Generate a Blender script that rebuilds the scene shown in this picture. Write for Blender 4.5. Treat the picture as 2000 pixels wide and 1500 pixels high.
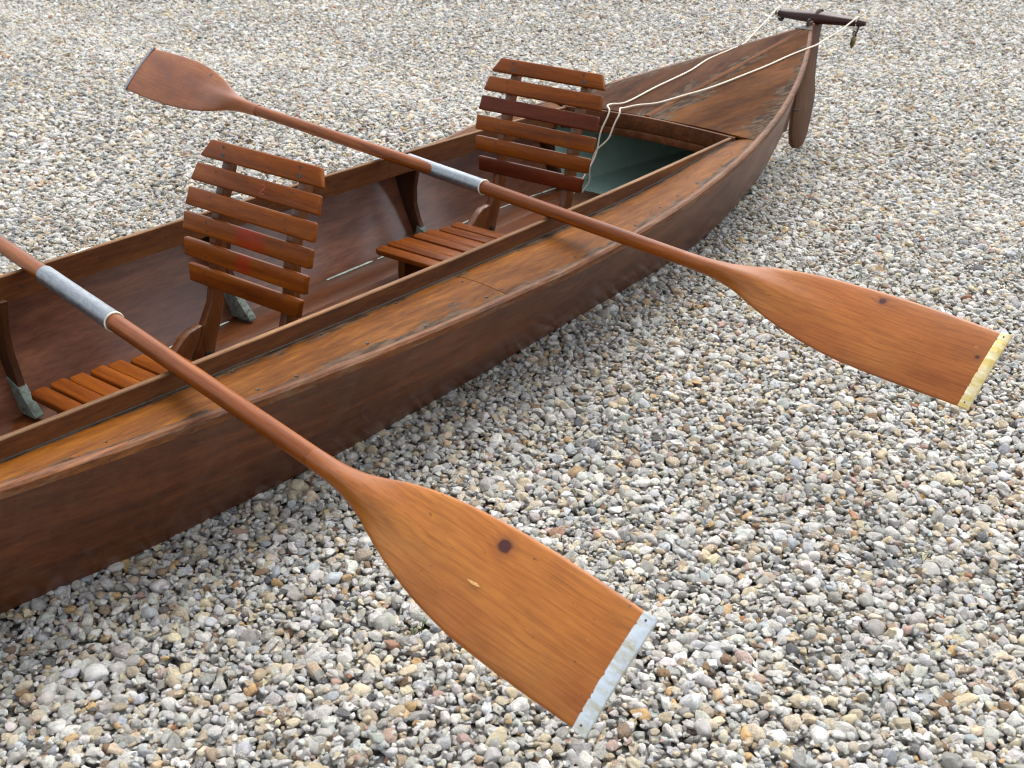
import bpy, bmesh, math, random
import numpy as np
from mathutils import Vector, Matrix, noise as mnoise

C = bpy.context.scene
for o in list(bpy.data.objects):
    bpy.data.objects.remove(o)
R = math.radians

# ---------------------------------------------------------------- camera
cam_d = bpy.data.cameras.new("camera")
cam = bpy.data.objects.new("camera", cam_d)
C.collection.objects.link(cam)
cam.location = (0, 0, 1.2585)
cam.rotation_euler = (R(90 - 27.555), 0, 0)
cam_d.sensor_width = 36
cam_d.lens = 2300 / 2000 * 36
cam_d.clip_start = 0.05
cam_d.clip_end = 500
cam_d.dof.use_dof = True
cam_d.dof.focus_distance = 2.35
cam_d.dof.aperture_fstop = 11.0
C.camera = cam
C.render.resolution_x, C.render.resolution_y = 1024, 768

# ---------------------------------------------------------------- sky and sun (bright overcast)
SUN_EL, SUN_AZ = 58, 20          # azimuth measured from +Y towards +X (sun ahead, a little right)
world = bpy.data.worlds.new("World")
C.world = world
world.use_nodes = True
wn = world.node_tree
wn.nodes.clear()
sky = wn.nodes.new("ShaderNodeTexSky")
sky.sky_type = 'NISHITA'
sky.sun_disc = False
sky.sun_elevation = R(SUN_EL)
sky.sun_rotation = R(SUN_AZ)
sky.dust_density = 3.0
hsv = wn.nodes.new("ShaderNodeHueSaturation")
hsv.inputs['Saturation'].default_value = 0.22
bg = wn.nodes.new("ShaderNodeBackground")
bg.inputs['Strength'].default_value = 0.15
wo = wn.nodes.new("ShaderNodeOutputWorld")
wn.links.new(sky.outputs[0], hsv.inputs['Color'])
wn.links.new(hsv.outputs[0], bg.inputs['Color'])
wn.links.new(bg.outputs[0], wo.inputs['Surface'])
sd = bpy.data.lights.new("sun", 'SUN')
sd.energy = 1.0
sd.angle = R(55)
sd.color = (1.0, 0.965, 0.91)
sun = bpy.data.objects.new("sun", sd)
C.collection.objects.link(sun)
dirv = Vector((math.sin(R(SUN_AZ)) * math.cos(R(SUN_EL)), math.cos(R(SUN_AZ)) * math.cos(R(SUN_EL)), math.sin(R(SUN_EL))))
sun.rotation_euler = dirv.to_track_quat('Z', 'Y').to_euler()
C.view_settings.view_transform = 'Standard'
C.view_settings.look = 'None'
C.view_settings.exposure = 1.28
C.view_settings.gamma = 1
C.render.engine = 'CYCLES'
C.cycles.filter_width = 1.15

# ---------------------------------------------------------------- helpers
def link(o, parent=None):
    C.collection.objects.link(o)
    if parent is not None:
        o.parent = parent
    return o

def mesh_obj(name, verts, faces, mat, parent=None, smooth=False, bevel=0, uv=None, autosmooth=None):
    me = bpy.data.meshes.new(name)
    me.from_pydata([tuple(v) for v in verts], [], faces)
    me.update()
    mats = mat if isinstance(mat, (list, tuple)) else [mat]
    for m in mats:
        me.materials.append(m)
    bm = bmesh.new(); bm.from_mesh(me)
    bmesh.ops.recalc_face_normals(bm, faces=bm.faces)
    bm.to_mesh(me); bm.free()
    if smooth:
        for p in me.polygons:
            p.use_smooth = True
    o = bpy.data.objects.new(name, me)
    link(o, parent)
    if bevel:
        b = o.modifiers.new("bevel", 'BEVEL')
        b.width = bevel; b.segments = 2; b.limit_method = 'ANGLE'; b.angle_limit = R(35)
        for p in me.polygons:
            p.use_smooth = True
        try:
            b.harden_normals = False
        except Exception:
            pass
    if autosmooth:
        me.set_sharp_from_angle(angle=R(autosmooth))
    return o

def tag(o, label=None, cat=None, group=None, kind=None):
    if label: o['label'] = label
    if cat: o['category'] = cat
    if group: o['group'] = group
    if kind: o['kind'] = kind
    return o

def empty(name, loc, rz=0, label=None, cat=None, group=None):
    o = bpy.data.objects.new(name, None)
    o.empty_display_size = 0.1
    C.collection.objects.link(o)
    o.location = loc
    o.rotation_euler = (0, 0, rz)
    return tag(o, label, cat, group)

def copy_tree(o, parent=None):
    c = o.copy(); C.collection.objects.link(c); c.parent = parent
    for ch in list(o.children):
        copy_tree(ch, c)
    return c

def grid_faces(nu, nv, closed_v=False):
    f = []
    for i in range(nu - 1):
        for j in range(nv if closed_v else nv - 1):
            k = (j + 1) % nv
            f.append((i * nv + j, i * nv + k, (i + 1) * nv + k, (i + 1) * nv + j))
    return f

def loft(name, rings, mat, parent=None, smooth=False, bevel=0, caps=True, autosmooth=None):
    n = len(rings[0]); v = [p for r in rings for p in r]
    f = grid_faces(len(rings), n, True)
    if caps:
        f.append(tuple(range(n))[::-1])
        f.append(tuple(range((len(rings) - 1) * n, len(rings) * n)))
    return mesh_obj(name, v, f, mat, parent, smooth, bevel, autosmooth=autosmooth)

def prism(name, prof, lo, hi, mat, parent=None, axis='y', bevel=0.0, place=None):
    """extrude a 2D outline; axis y: prof=(x,z); axis x: prof=(y,z); axis z: prof=(x,y)"""
    n = len(prof)
    def P(a, b, c):
        return {'y': (a, c, b), 'x': (c, a, b), 'z': (a, b, c)}[axis]
    v = [P(a, b, lo) for a, b in prof] + [P(a, b, hi) for a, b in prof]
    f = [tuple(range(n)), tuple(range(n, 2 * n))[::-1]]
    f += [(i, (i + 1) % n, n + (i + 1) % n, n + i) for i in range(n)]
    if place:
        v = [place @ Vector(p) for p in v]
    return mesh_obj(name, v, f, mat, parent, bevel=bevel)

def tube(name, pts, r, mat, parent=None, n=10, caps=True):
    pts = [Vector(p) for p in pts]
    rings = []
    up = Vector((0, 0, 1))
    for i, p in enumerate(pts):
        t = (pts[min(i + 1, len(pts) - 1)] - pts[max(i - 1, 0)]).normalized()
        a = t.cross(up)
        if a.length < 1e-3: a = t.cross(Vector((1, 0, 0)))
        a.normalize(); b = a.cross(t)
        rr = r[i] if isinstance(r, (list, tuple)) else r
        rings.append([p + (a * math.cos(2 * math.pi * k / n) + b * math.sin(2 * math.pi * k / n)) * rr for k in range(n)])
    return loft(name, rings, mat, parent, smooth=True, caps=caps, autosmooth=50)

def catmull(pts, m=8):
    pts = [Vector(p) for p in pts]; out = []
    q = [pts[0] * 2 - pts[1]] + pts + [pts[-1] * 2 - pts[-2]]
    for i in range(1, len(q) - 2):
        for k in range(m):
            t = k / m
            out.append(0.5 * ((2 * q[i]) + (q[i + 1] - q[i - 1]) * t + (2 * q[i - 1] - 5 * q[i] + 4 * q[i + 1] - q[i + 2]) * t * t
                              + (-q[i - 1] + 3 * q[i] - 3 * q[i + 1] + q[i + 2]) * t ** 3))
    out.append(pts[-1]); return out

# ---------------------------------------------------------------- materials
class NT:
    def __init__(s, name):
        s.m = bpy.data.materials.new(name); s.m.use_nodes = True
        s.t = s.m.node_tree; s.t.nodes.clear()
        s.out = s.t.nodes.new("ShaderNodeOutputMaterial")
        s.b = s.t.nodes.new("ShaderNodeBsdfPrincipled")
        s.t.links.new(s.b.outputs[0], s.out.inputs['Surface'])
    def n(s, typ, **kw):
        nd = s.t.nodes.new(typ)
        for k, v in kw.items():
            if k.startswith('_'): setattr(nd, k[1:], v)
            else:
                nd.inputs[k.replace('__', ' ')].default_value = v
        return nd
    def l(s, a, b): s.t.links.new(a, b)
    def noise(s, vec, scale, detail=4, rough=0.55, dist=0.0, dim='3D'):
        nd = s.n("ShaderNodeTexNoise", _noise_dimensions=dim)
        nd.inputs['Scale'].default_value = scale; nd.inputs['Detail'].default_value = detail
        nd.inputs['Roughness'].default_value = rough; nd.inputs['Distortion'].default_value = dist
        if vec is not None: s.l(vec, nd.inputs['Vector'])
        return nd.outputs['Fac']
    def map(s, vec, sc=(1, 1, 1), loc=(0, 0, 0)):
        nd = s.n("ShaderNodeMapping"); nd.inputs['Scale'].default_value = sc
        if isinstance(loc, tuple): nd.inputs['Location'].default_value = loc
        else: s.l(loc, nd.inputs['Location'])
        s.l(vec, nd.inputs['Vector']); return nd.outputs[0]
    def ramp(s, fac, stops, interp='LINEAR'):
        nd = s.n("ShaderNodeValToRGB"); cr = nd.color_ramp; cr.interpolation = interp
        while len(cr.elements) < len(stops): cr.elements.new(0.5)
        for e, (p, c) in zip(cr.elements, stops):
            e.position = p
            e.color = (c, c, c, 1) if isinstance(c, (int, float)) else (*c, 1)
        s.l(fac, nd.inputs[0]); return nd.outputs[0]
    def mix(s, fac, a, b, mode='MIX'):
        nd = s.n("ShaderNodeMix", _data_type='RGBA', _blend_type=mode)
        for i, v in ((0, fac), (6, a), (7, b)):
            sock = nd.inputs[i]
            if hasattr(v, 'is_output'): s.l(v, sock)
            elif i == 0: sock.default_value = v
            elif isinstance(v, (int, float)): sock.default_value = (v, v, v, 1)
            else: sock.default_value = (*v, 1)
        return nd.outputs[2]
    def math(s, op, a, b=None, clamp=False):
        nd = s.n("ShaderNodeMath", _operation=op, _use_clamp=clamp)
        for i, v in enumerate((a, b)):
            if v is None: continue
            if hasattr(v, 'is_output'): s.l(v, nd.inputs[i])
            else: nd.inputs[i].default_value = v
        return nd.outputs[0]
    def bump(s, h, strength=0.3, dist=0.002, nrm=None):
        nd = s.n("ShaderNodeBump"); nd.inputs['Strength'].default_value = strength; nd.inputs['Distance'].default_value = dist
        s.l(h, nd.inputs['Height'])
        if nrm is not None: s.l(nrm, nd.inputs['Normal'])
        s.l(nd.outputs[0], s.b.inputs['Normal']); return nd.outputs[0]
    def set(s, **kw):
        for k, v in kw.items():
            sock = s.b.inputs[{'rough': 'Roughness', 'metal': 'Metallic', 'coat': 'Coat Weight', 'coatr': 'Coat Roughness', 'col': 'Base Color', 'spec': 'Specular IOR Level'}[k]]
            if hasattr(v, 'is_output'): s.l(v, sock)
            elif isinstance(v, tuple): sock.default_value = (*v, 1)
            else: sock.default_value = v

WK = 0.74
def tone(q): return (q[0] * WK, q[1] * WK * 0.96, q[2] * WK * 0.78)
def wood(name, axis, dark, mid, light, grain=26, rough=0.42, coat=0.25, blotch=0.5, stain=0.0, stain_col=(0.02, 0.014, 0.01),
         uv=False, rnd=True, fibre=0.5, bump=0.25, teal=None, edge=0.0, extra=None, wear=0.0, wear_col=(0.35, 0.27, 0.2), coatr=0.18, rot=0.0, fleck=0.45, spec=0.25):
    """grain runs along axis 0/1/2 of object space (or U of the UV map)"""
    dark, mid, light = [tone(q) for q in (dark, mid, light)]
    w = NT(name)
    tc = w.n("ShaderNodeTexCoord")
    src = tc.outputs['Object']
    if rnd:
        oi = w.n("ShaderNodeObjectInfo")
        k = w.math('MULTIPLY', oi.outputs['Random'], 37.0)
        cx = w.n("ShaderNodeCombineXYZ")
        for i in range(3): w.l(k, cx.inputs[i])
        vec = w.map(src, (1, 1, 1), cx.outputs[0])
    else:
        vec = src
    def S(al, ac):
        s_ = [ac, ac, ac]; s_[axis] = al; return tuple(s_)
    if rot:
        mp = w.n("ShaderNodeMapping"); mp.inputs['Rotation'].default_value = (0, 0, rot); w.l(vec, mp.inputs['Vector']); vec = mp.outputs[0]
    g0 = w.noise(w.map(vec, S(1.6, grain)), 1.0, 5, 0.62, 0.6)
    gs = w.noise(w.map(vec, S(grain * 0.55, grain * 3.2)), 1.0, 5, 0.7, 0.3)      # short flecks
    g1 = w.math('ADD', w.math('MULTIPLY', g0, 1 - fleck), w.math('MULTIPLY', gs, fleck))
    g2 = w.noise(w.map(vec, S(22, grain * 9)), 1.0, 3, 0.6)
    col = w.ramp(g1, [(0.32, dark), (0.5, mid), (0.68, light)])
    f2 = w.ramp(g2, [(0.3, 1 - fibre), (0.62, 1.0)])
    col = w.mix(0.55, col, f2, 'MULTIPLY')
    bl = w.noise(w.map(vec, S(2.2, 6.5)), 1.0, 4, 0.6, 0.4)
    blr = w.ramp(bl, [(0.3, tuple(c * (1 - blotch) for c in (1, 0.95, 0.9))), (0.68, (1.18, 1.18, 1.12))])
    col = w.mix(1.0, col, blr, 'MULTIPLY')
    if stain:
        sn = w.noise(w.map(vec, S(6, 22)), 1.0, 6, 0.7, 0.5)
        sm = w.ramp(sn, [(0.60, 0.0), (0.72, stain)])
        col = w.mix(sm, col, stain_col)
        # short black scratches and flecks
        fl = w.noise(w.map(vec, S(28, 120)), 1.0, 2, 0.5)
        fm = w.ramp(fl, [(0.70, 0.0), (0.76, stain * 0.8)])
        col = w.mix(fm, col, stain_col)
    rr = w.ramp(bl, [(0.3, min(1, rough + 0.14)), (0.7, rough)])
    if wear:
        wnz = w.noise(w.map(vec, S(7, 60)), 1.0, 6, 0.75, 0.8)
        wm = w.ramp(wnz, [(0.50, 0.0), (0.60, wear)])
        col = w.mix(wm, col, wear_col)
    if edge:
        sp = w.n("ShaderNodeSeparateXYZ"); w.l(tc.outputs['UV'], sp.inputs[0])
        # v: 0 at the cockpit, 1 at the gunwale; grime collects along both edges
        e1 = w.math('ABSOLUTE', w.math('SUBTRACT', w.math('MULTIPLY', sp.outputs[1], 2.0), 1.0))
        en = w.noise(w.map(vec, S(6, 16)), 1.0, 6, 0.7, 0.6)
        ee = w.math('ADD', w.math('MULTIPLY', w.math('POWER', e1, 2.0), 0.5), w.math('MULTIPLY', en, 1.3))
        em = w.ramp(ee, [(0.90, 0.0), (1.06, min(edge, 1.0))])
        ec = w.mix(w.ramp(w.noise(w.map(vec, S(20, 90)), 1.0, 4), [(0.4, 0.0), (0.6, 1.0)]), (0.020, 0.013, 0.009), (0.085, 0.055, 0.034))
        col = w.mix(em, col, ec)
    if teal:
        sp2 = w.n("ShaderNodeSeparateXYZ"); w.l(tc.outputs['Object'], sp2.inputs[0])
        nz = w.noise(tc.outputs['Object'], 30, 4)
        tz = w.math('ADD', sp2.outputs[0], w.math('MULTIPLY', nz, 0.03))
        tm = w.math('GREATER_THAN', tz, teal)
        tcol = w.mix(w.ramp(w.noise(tc.outputs['Object'], 9, 5, 0.7), [(0.35, 0.0), (0.7, 1.0)]), (0.36, 0.57, 0.49), (0.48, 0.70, 0.61))
        col = w.mix(tm, col, tcol)
    if extra:
        col = extra(w, tc, col)
    w.set(col=col, rough=rr, coat=coat, coatr=coatr, spec=spec)
    hh = w.math('ADD', w.math('MULTIPLY', g2, 0.6), w.math('MULTIPLY', g1, 0.5))
    w.bump(hh, bump, 0.0012)
    return w.m

def metal(name, col, rough=0.38, spot=(0.5, 0.5, 0.5), amt=0.4, metalv=1.0, fs=1.0):
    w = NT(name); tc = w.n("ShaderNodeTexCoord")
    n1 = w.noise(w.map(tc.outputs['Object'], (14 * fs, 60 * fs, 60 * fs)), 1.0, 6, 0.7)
    n2 = w.noise(tc.outputs['Object'], 120, 4, 0.6)
    c = w.mix(w.ramp(n1, [(0.42, 0.0), (0.68, amt)]), col, spot)
    w.set(col=c, rough=w.ramp(n2, [(0.3, rough - 0.08), (0.7, rough + 0.16)]), metal=metalv)
    w.bump(w.math('ADD', n1, w.math('MULTIPLY', n2, 0.4)), 0.25, 0.0008)
    return w.m

def plain(name, col, rough=0.6, var=0.3, metalv=0.0, scale=60):
    w = NT(name); tc = w.n("ShaderNodeTexCoord")
    n1 = w.noise(tc.outputs['Object'], scale, 4, 0.6)
    c = w.mix(w.ramp(n1, [(0.35, 0.0), (0.7, 1.0)]), tuple(x * (1 - var) for x in col), tuple(min(1, x * (1 + var)) for x in col))
    w.set(col=c, rough=rough, metal=metalv)
    w.bump(n1, 0.2, 0.001)
    return w.m

M_deck = wood("deck_wood", 0, (0.098, 0.029, 0.0035), (0.190, 0.063, 0.0075), (0.300, 0.116, 0.016), grain=24, rough=0.52, coat=0.0, spec=0.08, blotch=0.42,
              stain=0.55, rnd=True, edge=0.85, fibre=0.35, fleck=0.6, bump=0.2)
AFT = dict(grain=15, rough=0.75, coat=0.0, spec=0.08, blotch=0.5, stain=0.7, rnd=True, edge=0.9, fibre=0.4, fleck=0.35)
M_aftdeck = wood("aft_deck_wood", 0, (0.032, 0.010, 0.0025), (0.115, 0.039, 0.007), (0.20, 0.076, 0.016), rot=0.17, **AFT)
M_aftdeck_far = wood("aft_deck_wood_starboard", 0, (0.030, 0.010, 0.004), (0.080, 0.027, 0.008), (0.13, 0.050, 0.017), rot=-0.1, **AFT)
M_batten = wood("batten_wood", 0, (0.06, 0.022, 0.009), (0.15, 0.052, 0.017), (0.24, 0.095, 0.034), grain=40, rough=0.72, coat=0.0, spec=0.1, stain=0.4)
def side_streaks(w, tc, col):
    # paler vertical streaks mixed into the side colour
    n = w.noise(w.map(tc.outputs['Object'], (11, 3, 4)), 1.0, 5, 0.65, 1.2)
    return w.mix(w.ramp(n, [(0.50, 0.0), (0.75, 0.20)]), col, (0.17, 0.115, 0.08))
M_hull = wood("hull_side_wood", 0, (0.065, 0.019, 0.007), (0.150, 0.044, 0.015), (0.235, 0.078, 0.027), grain=22, rough=0.42, coat=0.35, blotch=0.4,
              stain=0.3, rnd=False, bump=0.10, coatr=0.22, extra=side_streaks)
M_inner = wood("inner_side_wood", 0, (0.14, 0.050, 0.036), (0.31, 0.118, 0.078), (0.48, 0.21, 0.135), grain=16, rough=0.32, coat=1.0, blotch=0.5,  # wood colour lifted and tinted purple: sky sheen painted into the base
               stain=0.4, rnd=False, teal=1.62, bump=0.15)
M_floor = wood("floor_wood", 0, (0.06, 0.016, 0.005), (0.145, 0.042, 0.011), (0.22, 0.072, 0.021), grain=26, rough=0.4, coat=0.3, stain=0.35, rnd=True)
M_coam = wood("coaming_wood", 0, (0.08, 0.025, 0.008), (0.165, 0.055, 0.016), (0.25, 0.095, 0.03), grain=34, rough=0.6, coat=0.0, stain=0.45)
M_coamtop = wood("worn_coaming_edge", 0, (0.15, 0.065, 0.03), (0.27, 0.135, 0.07), (0.42, 0.26, 0.16), grain=60, rough=0.65, coat=0.0, stain=0.35)
M_rail = wood("rub_rail_wood", 0, (0.06, 0.022, 0.01), (0.19, 0.062, 0.018), (0.34, 0.13, 0.045), grain=60, rough=0.6, coat=0.05, stain=0.9, wear=0.55,
              wear_col=(0.15, 0.095, 0.055), bump=0.9)
M_knee = wood("knee_wood", 2, (0.04, 0.014, 0.006), (0.085, 0.029, 0.011), (0.13, 0.048, 0.02), grain=25, rough=0.5, coat=0.2, stain=0.5)
M_rudder = wood("rudder_wood", 2, (0.065, 0.026, 0.013), (0.13, 0.052, 0.025), (0.19, 0.085, 0.043), grain=30, rough=0.55, coat=0.1)
M_yoke = wood("yoke_wood", 1, (0.022, 0.005, 0.005), (0.045, 0.008, 0.007), (0.07, 0.014, 0.011), grain=20, rough=0.45, coat=0.2, bump=0.1)
M_seatframe = wood("seat_frame_wood", 2, (0.10, 0.028, 0.007), (0.175, 0.053, 0.012), (0.26, 0.09, 0.022), grain=34, rough=0.36, coat=0.3)
SLC = ((0.125, 0.030, 0.0042), (0.24, 0.062, 0.0075), (0.35, 0.105, 0.014))
SLK = dict(grain=30, rough=0.36, coat=0.10, coatr=0.12, spec=0.08, blotch=0.28, stain=0.25, fibre=0.3, fleck=0.25)
M_slat = wood("seat_slat_wood", 1, *SLC, **SLK)
M_slat_red = wood("dark_red_slat_wood", 1, (0.075, 0.014, 0.0055), (0.125, 0.024, 0.0085), (0.175, 0.04, 0.014), **SLK)
def red_smear(y0, y1):
    def f(w, tc, col):
        sp = w.n("ShaderNodeSeparateXYZ"); w.l(tc.outputs['Object'], sp.inputs[0])
        c = (y0 + y1) / 2; hw = (y1 - y0) / 2
        d = w.math('DIVIDE', w.math('ABSOLUTE', w.math('SUBTRACT', sp.outputs[1], c)), hw)
        n = w.noise(w.map(tc.outputs['Object'], (60, 160, 60)), 1.0, 4, 0.7)
        inside = w.math('SUBTRACT', 1.0, w.math('ADD', d, w.math('MULTIPLY', w.math('SUBTRACT', n, 0.5), 1.6)))
        m = w.math('MULTIPLY', w.ramp(inside, [(0.0, 0.0), (0.3, 0.8)]), w.ramp(n, [(0.35, 0.35), (0.6, 1.0)]))
        return w.mix(m, col, (0.25, 0.016, 0.006))
    return f
M_slat_s4 = wood("slat_wood_red_smear", 1, *SLC, extra=red_smear(-0.072, 0.03), **SLK)
M_slat_s5 = wood("slat_wood_red_patch", 1, *SLC, extra=red_smear(-0.028, 0.018), **SLK)
M_shaft = wood("paddle_shaft_wood", 0, (0.11, 0.025, 0.0035), (0.26, 0.068, 0.009), (0.38, 0.122, 0.021), grain=60, rough=0.36, coat=0.15, spec=0.15, blotch=0.2, stain=0.3, fibre=0.45, bump=0.12, fleck=0.15)

def blade_wood(name, knots, c1, c2, c3):
    c1, c2, c3 = [tone(q) for q in (c1, c2, c3)]
    w = NT(name)
    tc = w.n("ShaderNodeTexCoord"); vec = tc.outputs['Object']
    sp = w.n("ShaderNodeSeparateXYZ"); w.l(vec, sp.inputs[0])
    # growth rings seen on a flat-sawn board: warped lines along x, bulging round each knot
    warp = w.noise(w.map(vec, (2.6, 9, 9)), 1.0, 3, 0.5)
    yy = w.math('ADD', w.math('MULTIPLY', sp.outputs[1], 560.0), w.math('MULTIPLY', warp, 46.0))
    kdark = None
    for kx, ky, kr in knots:
        dx = w.math('MULTIPLY', w.math('SUBTRACT', sp.outputs[0], kx), 0.8)
        dy = w.math('SUBTRACT', sp.outputs[1], ky)
        d = w.math('SQRT', w.math('ADD', w.math('MULTIPLY', dx, dx), w.math('MULTIPLY', dy, dy)))
        infl = w.math('EXPONENT', w.math('MULTIPLY', d, -1.0 / (kr * 3.2)))
        yy = w.math('ADD', yy, w.math('MULTIPLY', infl, 9.0))
        nz = w.noise(vec, 140, 3)
        dd = w.math('ADD', d, w.math('MULTIPLY', nz, kr * 0.5))
        k1 = w.ramp(w.math('DIVIDE', dd, kr * 4), [(0.28, 1.0), (0.34, 0.55), (0.42, 0.28), (0.75, 0.0)])
        kdark = k1 if kdark is None else w.math('MAXIMUM', kdark, k1)
    ring = w.math('SINE', yy)
    ringn = w.math('MULTIPLY', w.math('ADD', ring, 1.0), 0.5)
    fib = w.noise(w.map(vec, (14, 420, 300)), 1.0, 3, 0.6)
    base = w.ramp(w.noise(w.map(vec, (3.2, 10, 10)), 1.0, 4, 0.6, 0.4), [(0.3, c1), (0.52, c2), (0.72, c3)])
    base = w.mix(w.math('MULTIPLY', w.ramp(ringn, [(0.5, 0.0), (1.0, 1.0)]), 0.30), base, tuple(c * 0.85 for c in c1))
    base = w.mix(0.5, base, w.ramp(fib, [(0.32, 0.5), (0.58, 1.0)]), 'MULTIPLY')
    lin = w.noise(w.map(vec, (5, 210, 90)), 1.0, 2, 0.5)
    base = w.mix(w.ramp(lin, [(0.66, 0.0), (0.74, 0.5)]), base, tuple(c * 0.35 for c in c1))
    scr = w.noise(w.map(vec, (34, 160, 60), (3.1, 1.7, 0.0)), 1.0, 3, 0.6)
    base = w.mix(w.ramp(scr, [(0.70, 0.0), (0.74, 0.35)]), base, (0.62, 0.33, 0.12))
    fl = w.noise(w.map(vec, (60, 150, 60)), 1.0, 2, 0.5)
    base = w.mix(w.ramp(fl, [(0.70, 0.0), (0.76, 0.7)]), base, (0.08, 0.03, 0.012))
    bl = w.noise(vec, 7, 4, 0.6)
    base = w.mix(1.0, base, w.ramp(bl, [(0.32, 0.80), (0.62, 1.06)]), 'MULTIPLY')
    # varnish deepens to the colour of the shaft towards the neck
    axx = w.math('ADD', w.math('ABSOLUTE', sp.outputs[0]), w.math('MULTIPLY', bl, 0.12))
    nk = w.ramp(w.math('SUBTRACT', axx, 0.70), [(0.17, 1.0), (0.42, 0.0)])
    shc = w.mix(1.0, tone((0.26, 0.068, 0.0095)), w.ramp(fib, [(0.3, 0.7), (0.6, 1.1)]), 'MULTIPLY')
    base = w.mix(nk, base, shc)
    if kdark is not None:
        base = w.mix(kdark, base, (0.05, 0.012, 0.008))
    w.set(col=base, rough=w.ramp(bl, [(0.3, 0.42), (0.7, 0.3)]), coat=0.1, coatr=0.2, spec=0.25)
    w.bump(w.math('ADD', w.math('MULTIPLY', ringn, 0.3), w.math('MULTIPLY', fib, 0.5)), 0.12, 0.001)
    return w.m

M_blade1 = blade_wood("near_blade_wood", [(1.207, 0.044, 0.0085)], (0.36, 0.105, 0.017), (0.50, 0.175, 0.034), (0.58, 0.235, 0.055))
M_blade2 = blade_wood("far_blade_wood", [(1.276, 0.052, 0.0055), (1.493, 0.008, 0.0028)], (0.33, 0.092, 0.018), (0.46, 0.15, 0.034), (0.54, 0.21, 0.055))
M_blade3 = blade_wood("dark_blade_wood", [(-1.15, 0.02, 0.004)], (0.18, 0.045, 0.008), (0.29, 0.082, 0.014), (0.38, 0.125, 0.024))
M_galv = metal("galvanised_steel", (0.27, 0.295, 0.32), 0.42, (0.13, 0.145, 0.16), 0.6, 1.0, 2.6)
M_ring = plain("sleeve_lip", (0.7, 0.66, 0.55), 0.4)
M_tin = metal("tin_guard", (0.60, 0.67, 0.72), 0.36, (0.40, 0.33, 0.14), 0.85, 0.75, 1.3)
M_brass = metal("brass_guard", (0.62, 0.48, 0.17), 0.36, (0.74, 0.70, 0.55), 0.9, 0.75, 1.4)
M_iron = plain("dark_iron", (0.022, 0.020, 0.020), 0.75, 0.4, 0.0)
M_nail = plain("nail_iron", (0.03, 0.022, 0.018), 0.6, 0.4, 0.2)
M_rope = plain("cotton_rope", (0.74, 0.67, 0.55), 0.9, 0.15, scale=400)
M_caulk = plain("pale_caulk", (0.52, 0.58, 0.5), 0.8, 0.3)
def flaked(name):
    w = NT(name); tc = w.n("ShaderNodeTexCoord"); v = tc.outputs['Object']
    n1 = w.noise(v, 70, 6, 0.75, 0.8); n2 = w.noise(v, 25, 4, 0.6)
    c = w.mix(w.ramp(n2, [(0.35, 0.0), (0.65, 1.0)]), (0.12, 0.165, 0.145), (0.27, 0.33, 0.285))
    c = w.mix(w.ramp(w.math('ADD', w.math('MULTIPLY', n1, 0.7), w.math('MULTIPLY', n2, 0.3)), [(0.44, 0.0), (0.62, 0.9)]), c, (0.05, 0.035, 0.022))
    w.set(col=c, rough=0.75); w.bump(n1, 0.5, 0.002); return w.m
M_tealpaint = flaked("flaked_teal_paint")
M_mark = plain("red_paint_mark", (0.36, 0.035, 0.012), 0.6, 0.4, scale=150)
M_lash = plain("old_cord", (0.07, 0.05, 0.045), 0.9, 0.3, scale=300)
M_seam = plain("tarry_seam", (0.03, 0.02, 0.014), 0.8, 0.5, scale=90)
M_shackle = metal("tarnished_brass", (0.22, 0.16, 0.07), 0.45, (0.08, 0.07, 0.05), 0.7)
M_chip = plain("bare_wood_chip", (0.66, 0.36, 0.13), 0.8, 0.25, scale=200)

# ---------------------------------------------------------------- ground
YAW = R(52.5986)
BX, BY = -0.5653, 2.3609
ax = np.array([math.cos(YAW), math.sin(YAW)]); ay = np.array([-math.sin(YAW), math.cos(YAW)])
def sstep(x):
    x = np.clip(x, 0, 1); return x * x * (3 - 2 * x)
def ground_h(x, y):
    """gentle undulation of the gravel; it falls a little towards the stern of the canoe"""
    x = np.asarray(x, float); y = np.asarray(y, float)
    a = (x - BX) * ax[0] + (y - BY) * ax[1]
    l = (x - BX) * ay[0] + (y - BY) * ay[1]
    dip = -0.075 * sstep((a - 1.9) / 0.9)
    und = 0.010 * np.sin(x * 1.7 + 0.8) * np.cos(y * 1.3 + 0.4) + 0.006 * np.sin(x * 4.1 - y * 3.2)
    far = sstep((np.abs(l) - 0.45) / 0.5)
    return dip + und * far

M_gr = NT("gravel_bed")
tc = M_gr.n("ShaderNodeTexCoord")
vo = M_gr.n("ShaderNodeTexVoronoi"); vo.inputs['Scale'].default_value = 62; vo.inputs['Randomness'].default_value = 1
M_gr.l(tc.outputs['Object'], vo.inputs['Vector'])
sp_ = M_gr.n("ShaderNodeSeparateColor"); M_gr.l(vo.outputs['Color'], sp_.inputs[0])
c_ = M_gr.ramp(sp_.outputs[0], [(0.0, (0.32, 0.31, 0.28)), (0.4, (0.36, 0.35, 0.33)), (0.7, (0.45, 0.42, 0.37)), (1.0, (0.6, 0.58, 0.54))])
e_ = M_gr.ramp(vo.outputs['Distance'], [(0.25, 1.0), (0.75, 0.15)])
c_ = M_gr.mix(1.0, c_, e_, 'MULTIPLY')
M_gr.set(col=c_, rough=0.85)
M_gr.bump(M_gr.math('SUBTRACT', 1.0, vo.outputs['Distance']), 1.0, 0.01)
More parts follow.
